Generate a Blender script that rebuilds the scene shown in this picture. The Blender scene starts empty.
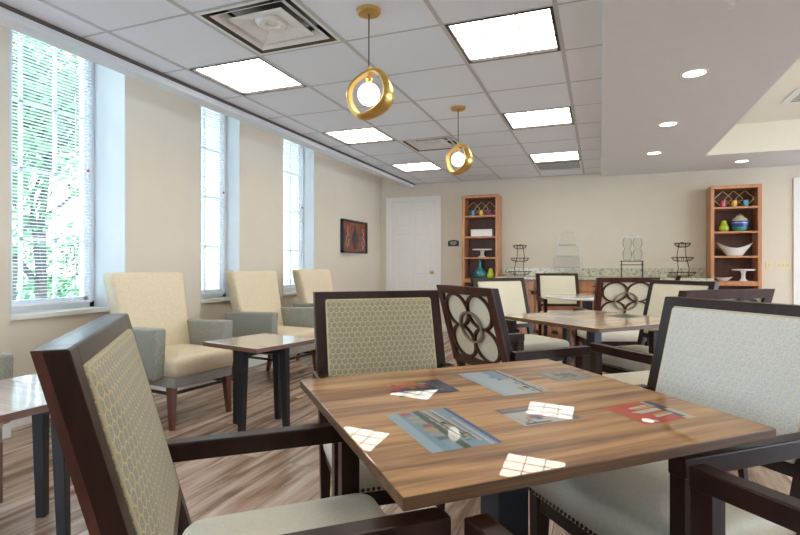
import bpy, bmesh, math, random
from mathutils import Vector, Matrix
random.seed(7)
PI = math.pi
scene = bpy.context.scene
C = bpy.context.scene.collection

# ------------------------------------------------------------ camera, world, light, exposure
cam_d = bpy.data.cameras.new('camera'); cam = bpy.data.objects.new('camera', cam_d); C.objects.link(cam)
cam.location = (0, 0, 1.09); cam.rotation_euler = (PI/2, 0, 0.3678)
cam_d.sensor_width = 36; cam_d.lens = 517.8/800*36; cam_d.shift_y = -2.5/800
cam_d.clip_start = 0.02; cam_d.clip_end = 200
scene.camera = cam
scene.view_settings.view_transform = 'Standard'; scene.view_settings.look = 'None'
scene.view_settings.gamma = 1; scene.view_settings.use_curve_mapping = False
scene.view_settings.exposure = 1.12
SKY = 4.2          # sky radiance
PANEL = 4.4        # ceiling panel radiance
world = bpy.data.worlds.new('sky'); scene.world = world; world.use_nodes = True
wn = world.node_tree; wn.nodes.clear()
wo = wn.nodes.new('ShaderNodeOutputWorld'); wb = wn.nodes.new('ShaderNodeBackground')
tc = wn.nodes.new('ShaderNodeTexCoord'); sx = wn.nodes.new('ShaderNodeSeparateXYZ'); rp = wn.nodes.new('ShaderNodeValToRGB')
rp.color_ramp.elements[0].position = 0.0; rp.color_ramp.elements[0].color = (0.80, 0.88, 1.0, 1)
rp.color_ramp.elements[1].position = 0.6; rp.color_ramp.elements[1].color = (0.58, 0.77, 1.0, 1)
wn.links.new(tc.outputs['Generated'], sx.inputs[0]); wn.links.new(sx.outputs['Z'], rp.inputs[0])
wn.links.new(rp.outputs[0], wb.inputs['Color']); wb.inputs['Strength'].default_value = SKY
wn.links.new(wb.outputs[0], wo.inputs['Surface'])
cy = scene.cycles
cy.max_bounces = 8; cy.diffuse_bounces = 5; cy.glossy_bounces = 4; cy.transmission_bounces = 8; cy.transparent_max_bounces = 12
cy.caustics_reflective = False; cy.caustics_refractive = False; cy.sample_clamp_indirect = 6

# ------------------------------------------------------------ materials
def new_mat(name):
    m = bpy.data.materials.new(name); m.use_nodes = True
    nt = m.node_tree; b = nt.nodes['Principled BSDF']
    return m, nt, b
def N(nt, t, **kw):
    n = nt.nodes.new(t)
    for k, v in kw.items(): setattr(n, k, v)
    return n
def noise_mix(nt, c1, c2, scale=(1,1,1), nscale=5, detail=4, rough=.6, lo=.35, hi=.65, coord='Object'):
    t = N(nt, 'ShaderNodeTexCoord'); mp = N(nt, 'ShaderNodeMapping'); mp.inputs['Scale'].default_value = scale
    n = N(nt, 'ShaderNodeTexNoise'); n.inputs['Scale'].default_value = nscale; n.inputs['Detail'].default_value = detail
    n.inputs['Roughness'].default_value = rough
    r = N(nt, 'ShaderNodeValToRGB'); r.color_ramp.elements[0].position = lo; r.color_ramp.elements[1].position = hi
    r.color_ramp.elements[0].color = (*c1, 1); r.color_ramp.elements[1].color = (*c2, 1)
    nt.links.new(t.outputs[coord], mp.inputs[0]); nt.links.new(mp.outputs[0], n.inputs['Vector']); nt.links.new(n.outputs['Fac'], r.inputs[0])
    return r, n
def bump(nt, b, src, strength=.1, dist=.01):
    bn = N(nt, 'ShaderNodeBump'); bn.inputs['Strength'].default_value = strength; bn.inputs['Distance'].default_value = dist
    nt.links.new(src, bn.inputs['Height']); nt.links.new(bn.outputs[0], b.inputs['Normal'])
def mat(name, col, rough=.5, metal=0, var=.06, nscale=8, scale=(1,1,1), bmp=0, coat=0, coat_rough=.05, sheen=0, spec=None):
    m, nt, b = new_mat(name)
    c1 = tuple(max(0, c*(1-var)) for c in col); c2 = tuple(min(1, c*(1+var)) for c in col)
    r, n = noise_mix(nt, c1, c2, scale, nscale)
    nt.links.new(r.outputs[0], b.inputs['Base Color'])
    b.inputs['Roughness'].default_value = rough; b.inputs['Metallic'].default_value = metal
    b.inputs['Coat Weight'].default_value = coat; b.inputs['Coat Roughness'].default_value = coat_rough
    b.inputs['Sheen Weight'].default_value = sheen
    if spec is not None: b.inputs['Specular IOR Level'].default_value = spec
    if bmp: bump(nt, b, n.outputs['Fac'], bmp)
    return m
def emit(name, col, s):
    m = bpy.data.materials.new(name); m.use_nodes = True; nt = m.node_tree; nt.nodes.clear()
    o = N(nt, 'ShaderNodeOutputMaterial'); e = N(nt, 'ShaderNodeEmission'); e.inputs[0].default_value = (*col, 1); e.inputs[1].default_value = s
    nt.links.new(e.outputs[0], o.inputs[0]); return m
def glass(name, tint=(1,1,1), gloss=.12):
    m = bpy.data.materials.new(name); m.use_nodes = True; nt = m.node_tree; nt.nodes.clear()
    o = N(nt, 'ShaderNodeOutputMaterial'); t = N(nt, 'ShaderNodeBsdfTransparent'); t.inputs[0].default_value = (*tint, 1)
    g = N(nt, 'ShaderNodeBsdfGlossy'); g.inputs['Roughness'].default_value = .02
    lw = N(nt, 'ShaderNodeLayerWeight'); lw.inputs[0].default_value = gloss
    mx = N(nt, 'ShaderNodeMixShader'); nt.links.new(lw.outputs['Fresnel'], mx.inputs[0]); nt.links.new(t.outputs[0], mx.inputs[1]); nt.links.new(g.outputs[0], mx.inputs[2])
    nt.links.new(mx.outputs[0], o.inputs[0]); return m
def wood(name, c1, c2, stretch=(1.2,22,22), nscale=2.2, rough=.35, coat=0.0, coat_rough=.1, lo=.3, hi=.7, bmp=0, spec=.5):
    m, nt, b = new_mat(name)
    r, n = noise_mix(nt, c1, c2, stretch, nscale, 8, .62, lo, hi)
    nt.links.new(r.outputs[0], b.inputs['Base Color']); b.inputs['Roughness'].default_value = rough
    b.inputs['Coat Weight'].default_value = coat; b.inputs['Coat Roughness'].default_value = coat_rough
    b.inputs['Specular IOR Level'].default_value = spec
    if bmp: bump(nt, b, n.outputs['Fac'], bmp)
    return m
def table_wood(name, cols, coat=.65):
    m, nt, b = new_mat(name)
    t = N(nt, 'ShaderNodeTexCoord'); mp = N(nt, 'ShaderNodeMapping'); mp.inputs['Scale'].default_value = (.9, 13, 13)
    n = N(nt, 'ShaderNodeTexNoise'); n.inputs['Scale'].default_value = 1.6; n.inputs['Detail'].default_value = 9; n.inputs['Roughness'].default_value = .62; n.inputs['Distortion'].default_value = .5
    r = N(nt, 'ShaderNodeValToRGB'); e = r.color_ramp.elements
    e[0].position = .30; e[0].color = (*cols[0], 1); e[1].position = .72; e[1].color = (*cols[3], 1)
    a = e.new(.45); a.color = (*cols[1], 1); a = e.new(.56); a.color = (*cols[2], 1)
    nt.links.new(t.outputs['Object'], mp.inputs[0]); nt.links.new(mp.outputs[0], n.inputs['Vector']); nt.links.new(n.outputs['Fac'], r.inputs[0])
    nt.links.new(r.outputs[0], b.inputs['Base Color']); b.inputs['Roughness'].default_value = .4; b.inputs['Specular IOR Level'].default_value = .25
    b.inputs['Coat Weight'].default_value = coat; b.inputs['Coat Roughness'].default_value = .015; b.inputs['Coat IOR'].default_value = 1.5
    return m
def hex_fabric(name, line, cell, cell2, s=.0235, sheen=.3, spec=.7):
    """small hexagons outlined in thread, in the panel's own y/z plane"""
    m, nt, b = new_mat(name)
    L = nt.links.new
    t = N(nt, 'ShaderNodeTexCoord'); sp = N(nt, 'ShaderNodeSeparateXYZ'); L(t.outputs['Object'], sp.inputs[0])
    def M(op, a, bb=None, c=None):
        n = N(nt, 'ShaderNodeMath', operation=op)
        for i, v in enumerate((a, bb, c)):
            if v is None: continue
            if isinstance(v, (int, float)): n.inputs[i].default_value = v
            else: L(v, n.inputs[i])
        return n.outputs[0]
    x = M('DIVIDE', sp.outputs['Y'], s); y = M('DIVIDE', sp.outputs['Z'], s)
    x = M('ADD', x, 100.0); y = M('ADD', y, 100.0)
    R3 = 1.7320508
    ax = M('SUBTRACT', M('MODULO', x, 1.0), .5); ay = M('SUBTRACT', M('MODULO', y, R3), R3/2)
    bx = M('SUBTRACT', M('MODULO', M('ADD', x, .5), 1.0), .5); by = M('SUBTRACT', M('MODULO', M('ADD', y, R3/2), R3), R3/2)
    da = M('ADD', M('MULTIPLY', ax, ax), M('MULTIPLY', ay, ay)); db = M('ADD', M('MULTIPLY', bx, bx), M('MULTIPLY', by, by))
    k = M('LESS_THAN', da, db); ik = M('SUBTRACT', 1.0, k)
    gx = M('ABSOLUTE', M('ADD', M('MULTIPLY', ax, k), M('MULTIPLY', bx, ik)))
    gy = M('ABSOLUTE', M('ADD', M('MULTIPLY', ay, k), M('MULTIPLY', by, ik)))
    d = M('MAXIMUM', gx, M('ADD', M('MULTIPLY', gx, .5), M('MULTIPLY', gy, .8660254)))
    edge = M('SUBTRACT', .5, d)                       # 0 at the thread, .5 at the centre
    mr = N(nt, 'ShaderNodeMapRange'); mr.inputs['From Min'].default_value = .035; mr.inputs['From Max'].default_value = .085
    L(edge, mr.inputs['Value'])
    r, n = noise_mix(nt, cell, cell2, (1,1,1), 420, 2, .6, .35, .65)
    mx = N(nt, 'ShaderNodeMix', data_type='RGBA'); L(mr.outputs[0], mx.inputs['Factor'])
    mx.inputs['A'].default_value = (*line, 1); L(r.outputs[0], mx.inputs['B'])
    L(mx.outputs['Result'], b.inputs['Base Color'])
    b.inputs['Roughness'].default_value = .5; b.inputs['Specular IOR Level'].default_value = .7; b.inputs['Sheen Weight'].default_value = sheen
    mr2 = N(nt, 'ShaderNodeMapRange'); mr2.inputs['From Min'].default_value = .0; mr2.inputs['From Max'].default_value = .16; L(edge, mr2.inputs['Value'])
    bump(nt, b, mr2.outputs[0], .55, .0012)
    return m
def weave(name, c1, c2, scale=300, sheen=.2, rough=.8, bmp=.25):
    m, nt, b = new_mat(name)
    r, n = noise_mix(nt, c1, c2, (1,1,1.6), scale, 2, .6, .35, .65)
    nt.links.new(r.outputs[0], b.inputs['Base Color']); b.inputs['Roughness'].default_value = rough; b.inputs['Sheen Weight'].default_value = sheen
    bump(nt, b, n.outputs['Fac'], bmp, .002)
    return m
def floor_mat():
    m, nt, b = new_mat('oak_planks'); L = nt.links.new
    t = N(nt, 'ShaderNodeTexCoord'); mp = N(nt, 'ShaderNodeMapping'); mp.inputs['Rotation'].default_value = (0, 0, PI/2)
    br = N(nt, 'ShaderNodeTexBrick'); br.offset = .37; br.squash = 1
    br.inputs['Scale'].default_value = 1; br.inputs['Brick Width'].default_value = 1.22; br.inputs['Row Height'].default_value = .18
    br.inputs['Mortar Size'].default_value = .0016; br.inputs['Bias'].default_value = 0
    br.inputs['Color1'].default_value = (0,0,0,1); br.inputs['Color2'].default_value = (1,1,1,1); br.inputs['Mortar'].default_value = (.5,.5,.5,1)
    L(t.outputs['Object'], mp.inputs[0]); L(mp.outputs[0], br.inputs['Vector'])
    mp2 = N(nt, 'ShaderNodeMapping'); mp2.inputs['Scale'].default_value = (9, .9, 1); L(t.outputs['Object'], mp2.inputs[0])
    ad = N(nt, 'ShaderNodeVectorMath', operation='ADD'); mu = N(nt, 'ShaderNodeVectorMath', operation='MULTIPLY'); mu.inputs[1].default_value = (7, 13, 5)
    L(br.outputs['Color'], mu.inputs[0]); L(mp2.outputs[0], ad.inputs[0]); L(mu.outputs[0], ad.inputs[1])
    n = N(nt, 'ShaderNodeTexNoise'); n.inputs['Scale'].default_value = 1.5; n.inputs['Detail'].default_value = 8; n.inputs['Roughness'].default_value = .6; n.inputs['Distortion'].default_value = .4
    L(ad.outputs[0], n.inputs['Vector'])
    r = N(nt, 'ShaderNodeValToRGB'); e = r.color_ramp.elements
    e[0].position = .28; e[0].color = (.10,.060,.042,1); e[1].position = .72; e[1].color = (.64,.53,.46,1)
    a = e.new(.42); a.color = (.27,.165,.11,1); a = e.new(.56); a.color = (.46,.34,.265,1)
    L(n.outputs['Fac'], r.inputs[0])
    hs = N(nt, 'ShaderNodeHueSaturation'); mr = N(nt, 'ShaderNodeMapRange'); mr.inputs['To Min'].default_value = .82; mr.inputs['To Max'].default_value = 1.12
    L(br.outputs['Color'], mr.inputs['Value']); L(mr.outputs[0], hs.inputs['Value']); L(r.outputs[0], hs.inputs['Color'])
    mx = N(nt, 'ShaderNodeMix', data_type='RGBA'); L(br.outputs['Fac'], mx.inputs['Factor']); L(hs.outputs[0], mx.inputs['A']); mx.inputs['B'].default_value = (.10,.07,.05,1)
    L(mx.outputs['Result'], b.inputs['Base Color']); b.inputs['Roughness'].default_value = .27
    bump(nt, b, n.outputs['Fac'], .04)
    return m
def granite():
    m, nt, b = new_mat('granite'); L = nt.links.new
    t = N(nt, 'ShaderNodeTexCoord'); v = N(nt, 'ShaderNodeTexNoise'); v.inputs['Scale'].default_value = 26; v.inputs['Detail'].default_value = 8; v.inputs['Roughness'].default_value = .75
    L(t.outputs['Object'], v.inputs['Vector'])
    r = N(nt, 'ShaderNodeValToRGB'); e = r.color_ramp.elements
    e[0].position = .36; e[0].color = (.16,.15,.10,1); e[1].position = .62; e[1].color = (.74,.69,.55,1)
    a = e.new(.46); a.color = (.50,.49,.36,1)
    L(v.outputs['Fac'], r.inputs[0]); L(r.outputs[0], b.inputs['Base Color']); b.inputs['Roughness'].default_value = .15
    return m
def attr_mat(name, rough=.35, coat=.42):
    m, nt, b = new_mat(name)
    a = N(nt, 'ShaderNodeAttribute'); a.attribute_name = 'ink'
    n = N(nt, 'ShaderNodeTexNoise'); n.inputs['Scale'].default_value = 60
    mx = N(nt, 'ShaderNodeMix', data_type='RGBA', blend_type='MULTIPLY'); mx.inputs['Factor'].default_value = .25
    nt.links.new(a.outputs['Color'], mx.inputs['A']); nt.links.new(n.outputs['Color'], mx.inputs['B'])
    nt.links.new(mx.outputs['Result'], b.inputs['Base Color'])
    b.inputs['Roughness'].default_value = rough; b.inputs['Coat Weight'].default_value = coat; b.inputs['Coat Roughness'].default_value = .015
    b.inputs['Specular IOR Level'].default_value = .2
    return m

M = dict(
    wall=mat('wall_paint', (.70,.64,.54), .85, var=.015, nscale=3),
    reveal=mat('white_reveal_paint', (.68,.71,.73), .6, var=.01),
    gyp=mat('ceiling_paint', (.74,.73,.73), .9, var=.01),
    tray=mat('tray_paint', (.84,.80,.70), .9, var=.01),
    tile=mat('ceiling_tile', (.80,.84,.92), .9, var=.012, nscale=60, bmp=.04),
    grid=mat('grid_metal', (.50,.51,.53), .5, var=.01),
    gridwhite=mat('grid_metal_white', (.85,.84,.80), .5, var=.01),
    shadow_gap=mat('shadow_gap_dark', (.10,.08,.07), .7),
    fascia=mat('fascia_paint', (.72,.74,.77), .7, var=.01),
    white=mat('white_paint', (.82,.82,.80), .4, var=.01),
    vinyl=mat('white_vinyl', (.80,.84,.88), .35, var=.01),
    slat=mat('blind_slat', (.86,.87,.88), .5, var=.01),
    floor=floor_mat(),
    dark=wood('espresso_wood', (.010,.004,.003), (.030,.010,.007), (14,14,1.2), 2, .28, .0, .2, spec=.26),
    ringwood=wood('walnut_stained_wood', (.028,.010,.007), (.085,.028,.018), (9,9,2), 3, .33, .0, .15, spec=.3),
    hexf=hex_fabric('hexagon_fabric', (.52,.40,.15), (.13,.122,.085), (.34,.32,.235)),
    hexglare=hex_fabric('glare_hexagon_fabric', (.60,.54,.40), (.38,.39,.38), (.60,.61,.59)),  # same hexagon fabric, coloured paler to stand for window glare
    cream=weave('cream_weave', (.62,.575,.43), (.74,.70,.55), 180),
    seatf=weave('seat_vinyl', (.67,.64,.53), (.73,.70,.59), 90, .1, .5, .06),
    piping=mat('piping', (.50,.42,.26), .7),
    nail=mat('nailhead', (.10,.075,.05), .3, 1),
    table=table_wood('walnut_tabletop', ((.085,.034,.012),(.26,.125,.042),(.41,.215,.078),(.54,.33,.145))),
    table2=table_wood('glare_pale_tabletop', ((.50,.31,.19),(.68,.48,.33),(.78,.60,.44),(.84,.70,.55)), 1.0),  # pale wood, lightened further to paint in the far wall's reflected glare
    tedge=wood('tabletop_edge', (.035,.016,.007), (.17,.08,.032), (1,14,60), 2, .5, .05, .03),
    steel=mat('dark_steel', (.045,.055,.075), .32, .6),
    blackm=mat('black_metal', (.012,.013,.016), .38, .2),
    whitetop=mat('pale_laminate', (.86,.83,.79), .15, coat=.5, var=.03),
    sidetop=wood('grey_oak_top', (.40,.33,.30), (.58,.52,.50), (1,16,16), 2, .22, .8, .06),
    sideedge=wood('side_table_edge', (.09,.035,.02), (.20,.09,.05), (1,1,20), 3, .35, .3),
    loungecream=weave('lounge_cream', (.68,.58,.40), (.75,.65,.46), 60, .1, .55, .05),
    tweed=weave('grey_tweed', (.15,.16,.145), (.42,.42,.37), 230, .2, .9, .3),
    brownleg=wood('mahogany_leg', (.07,.018,.010), (.16,.045,.022), (9,9,1), 3, .3, .4, .1),
    brass=mat('brushed_brass', (.78,.53,.17), .28, 1, var=.12, nscale=3, scale=(1,1,20)),
    brassin=mat('satin_brass', (.86,.64,.28), .45, 1, var=.04),
    globe=emit('opal_globe', (1,.90,.74), 3.0),
    panel=emit('light_panel', (1,.93,.82), PANEL),
    rib=emit('light_panel_rib', (1,.88,.70), PANEL*.11),
    down=emit('downlight_lens', (1,.93,.82), 5.0),
    bowl=emit('added_bowl_glow', (1,.86,.66), 13.0),
    lampframe=mat('lamp_frame', (.022,.015,.012), .35, .3),
    alu=mat('vent_metal', (.78,.78,.78), .32, .15, var=.05),
    alud=mat('vent_dark', (.10,.075,.06), .35, .5),
    bookwood=wood('cherry_wood', (.42,.17,.07), (.60,.29,.14), (6,6,1), 3, .38, .2),
    bookin=wood('dark_cherry_panel', (.085,.028,.018), (.14,.05,.03), (6,6,1), 3, .45),
    granite=granite(),
    blackwire=mat('black_wire', (.02,.018,.016), .4, .5),
    gold=mat('gold_wire', (.80,.62,.34), .3, .9),
    ceram=mat('white_ceramic', (.82,.81,.78), .15, var=.01),
    clear=glass('clear_glass', (.97,.98,.98), .08),
    pane=glass('window_glass', (.97,.99,.99), .06),
    plate=mat('ivory_plate', (.72,.66,.44), .4, var=.01),
    signm=mat('sign_plaque', (.025,.035,.05), .4), signt=mat('sign_relief', (.55,.55,.45), .5),
    knob=mat('polished_brass', (.75,.50,.16), .2, 1),
    ink=attr_mat('printed_ink'), ink_m=attr_mat('glaze', .25, .6),
    frameblack=mat('black_frame', (.012,.012,.015), .3),
    bark=mat('tree_bark', (.10,.085,.075), .9), leaf=mat('spring_leaf', (.13,.27,.12), .7, var=.5, nscale=1.5),
    grass=mat('lawn_grass', (.12,.30,.07), .9, var=.4, nscale=2), brick=mat('brick_wall', (.42,.24,.18), .9, var=.2, nscale=10),
    bounce_ground=mat('pale_bounce_ground', (.62,.62,.60), .9),
    red=mat('red_plastic', (.55,.03,.03), .4),
    cord=mat('dark_cord', (.06,.05,.05), .5),
)
def cmat(name, col, rough=.25, metal=0, coat=.3): 
    if name not in M: M[name] = mat(name, col, rough, metal, .08, coat=coat)
    return M[name]

# ------------------------------------------------------------ geometry helpers
def obj(name, bm, mats, parent=None, smooth=False, loc=None):
    me = bpy.data.meshes.new(name)
    bmesh.ops.recalc_face_normals(bm, faces=bm.faces)
    bm.to_mesh(me); bm.free()
    for m in (mats if isinstance(mats, (list, tuple)) else [mats]): me.materials.append(m)
    if smooth:
        for p in me.polygons: p.use_smooth = True
        if smooth != 'all':
            me.set_sharp_from_angle(angle=math.radians(smooth if smooth is not True else 40))
    o = bpy.data.objects.new(name, me); C.objects.link(o)
    if parent: o.parent = parent
    if loc: o.location = loc
    return o
def thing(name, label, cat, loc=(0,0,0), rz=0, group=None):
    o = bpy.data.objects.new(name, None); C.objects.link(o); o.empty_display_size = .1
    o.location = loc; o.rotation_euler = (0, 0, rz); o['label'] = label; o['category'] = cat
    if group: o['group'] = group
    return o
def tag(o, label, cat, group=None):
    o['label'] = label; o['category'] = cat
    if group: o['group'] = group
    return o
def struct(name, bm, m, label=None):
    o = obj(name, bm, m); o['kind'] = 'structure'
    if label: o['label'] = label
    return o
def copy_tree(o, parent=None):
    c = o.copy(); C.objects.link(c)
    if parent: c.parent = parent
    for ch in list(o.children): copy_tree(ch, c)
    return c
def BM(): return bmesh.new()
def hexa(bm, pts, bev=0, seg=2, mi=0):
    """8 points: bottom 4 (ccw) then top 4"""
    vs = [bm.verts.new(p) for p in pts]
    fs = [bm.faces.new([vs[i] for i in f]) for f in ((3,2,1,0),(4,5,6,7),(0,1,5,4),(1,2,6,5),(2,3,7,6),(3,0,4,7))]
    for f in fs: f.material_index = mi
    if bev:
        es = list({e for f in fs for e in f.edges})
        r = bmesh.ops.bevel(bm, geom=es, offset=bev, segments=seg, affect='EDGES', profile=.5)
        for f in r['faces']: f.material_index = mi
    return vs
def box(bm, x0, x1, y0, y1, z0, z1, bev=0, seg=2, mi=0):
    return hexa(bm, [(x0,y0,z0),(x1,y0,z0),(x1,y1,z0),(x0,y1,z0),(x0,y0,z1),(x1,y0,z1),(x1,y1,z1),(x0,y1,z1)], bev, seg, mi)
def beam(bm, a, b, w, t, side=(0,1,0), bev=0, w2=None, t2=None, mi=0):
    """rectangular bar from a to b, width w along side, thickness t across"""
    a = Vector(a); b = Vector(b); d = (b-a).normalized(); s = Vector(side); s = (s-d*s.dot(d)).normalized(); u = d.cross(s)
    w2 = w2 or w; t2 = t2 or t
    pts = []
    for p, ww, tt in ((a,w,t),(b,w2,t2)):
        pts += [p-s*ww/2-u*tt/2, p+s*ww/2-u*tt/2, p+s*ww/2+u*tt/2, p-s*ww/2+u*tt/2]
    return hexa(bm, pts, bev, 2, mi)
def tube(bm, pts, r, n=8, r2=None, closed=False, mi=0):
    pts = [Vector(p) for p in pts]; k = len(pts); rings = []
    for i, p in enumerate(pts):
        if closed: d = (pts[(i+1)%k]-pts[i-1]).normalized()
        else: d = (pts[min(i+1,k-1)]-pts[max(i-1,0)]).normalized()
        ref = Vector((0,0,1)) if abs(d.z) < .95 else Vector((1,0,0))
        s = d.cross(ref).normalized(); u = d.cross(s)
        rr = r if r2 is None else r+(r2-r)*i/max(1,k-1)
        rings.append([bm.verts.new(p+(s*math.cos(a)+u*math.sin(a))*rr) for a in [2*PI*j/n for j in range(n)]])
    R = range(k) if closed else range(k-1)
    for i in R:
        A = rings[i]; B = rings[(i+1)%k]
        for j in range(n):
            f = bm.faces.new((A[j],A[(j+1)%n],B[(j+1)%n],B[j])); f.material_index = mi
    if not closed:
        for rg in (rings[0][::-1], rings[-1]):
            f = bm.faces.new(rg); f.material_index = mi
def lathe(bm, prof, n=28, c=(0,0,0), mi=0, closed=False, axis='z', sx=1, sy=1):
    rings = []
    for r, z in prof:
        ring = []
        for j in range(n):
            a = 2*PI*j/n
            p = (r*math.cos(a)*sx, r*math.sin(a)*sy, z)
            if axis == 'y': p = (p[0], p[2], p[1])
            ring.append(bm.verts.new((p[0]+c[0], p[1]+c[1], p[2]+c[2])))
        rings.append(ring)
    m = len(rings)
    for i in range(m if closed else m-1):
        A = rings[i]; B = rings[(i+1)%m]
        for j in range(n):
            f = bm.faces.new((A[j],A[(j+1)%n],B[(j+1)%n],B[j])); f.material_index = mi
    if not closed:
        for rg, pr in ((rings[0], prof[0]), (rings[-1], prof[-1])):
            if pr[0] > 1e-4: f = bm.faces.new(rg); f.material_index = mi
def rrect(w, d, r, k=6):
    """rounded rectangle outline, centred"""
    pts = []
    for cx, cy, a0 in ((w/2-r,d/2-r,0),(-w/2+r,d/2-r,90),(-w/2+r,-d/2+r,180),(w/2-r,-d/2+r,270)):
        for i in range(k+1):
            a = math.radians(a0+90*i/k); pts.append((cx+r*math.cos(a), cy+r*math.sin(a)))
    return pts
def pad(bm, w, d, h, r=.04, edge=.02, dome=.015, T=None, under=True, wf=None, mi=0):
    """upholstered pad: w along x, d along y, h high with rounded top edge and a slight dome. T maps (x,y,z)->point"""
    T = T or (lambda x,y,z: (x,y,z))
    levels = [(0,0)]
    n = 5
    for i in range(n+1):
        a = PI/2*i/n; levels.append((edge*(1-math.cos(a)), h-edge+edge*math.sin(a)))
    for k, f in ((.25,.45),(.5,.75),(.75,.93)): levels.append((edge+k*(min(w,d)/2-edge), h+dome*f))
    rings = []
    for ins, z in levels:
        rr = max(.004, r-ins*.6); o = rrect(max(.01,w-2*ins), max(.01,d-2*ins), min(rr, (min(w,d)-2*ins)/2*.98))
        rings.append([bm.verts.new(T(x, y, z)) for x, y in o])
    for A, B in zip(rings, rings[1:]):
        for j in range(len(A)):
            f = bm.faces.new((A[j],A[(j+1)%len(A)],B[(j+1)%len(A)],B[j])); f.material_index = mi
    f = bm.faces.new(rings[-1]); f.material_index = mi
    if under: f = bm.faces.new(rings[0][::-1]); f.material_index = mi
def polyprism(bm, pts, T, z0, z1, mi=0):
    A = [bm.verts.new(T(x,y,z0)) for x,y in pts]; B = [bm.verts.new(T(x,y,z1)) for x,y in pts]
    for f in (A[::-1], B): bm.faces.new(f).material_index = mi
    k = len(A)
    for j in range(k): bm.faces.new((A[j],A[(j+1)%k],B[(j+1)%k],B[j])).material_index = mi
def annulus(bm, ro, ri, T, z0, z1, n=40, sx=1, sy=1, mi=0, c=(0,0)):
    R = []
    for rr, z in ((ro,z0),(ro,z1),(ri,z1),(ri,z0)):
        R.append([bm.verts.new(T(c[0]+rr*math.cos(2*PI*j/n)*sx, c[1]+rr*math.sin(2*PI*j/n)*sy, z)) for j in range(n)])
    for i in range(4):
        A = R[i]; B = R[(i+1)%4]
        for j in range(n): bm.faces.new((A[j],A[(j+1)%n],B[(j+1)%n],B[j])).material_index = mi

# ------------------------------------------------------------ the room
FLOOR_X = (-3.9, 5.0); Y0, Y1 = -3.2, 8.15
ZC = 2.44; ZG = 2.39; XW = -3.49
b = BM(); box(b, -4.1, 5.2, Y0-.2, 8.4, -.12, 0); struct('floor', b, M['floor'])

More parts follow.
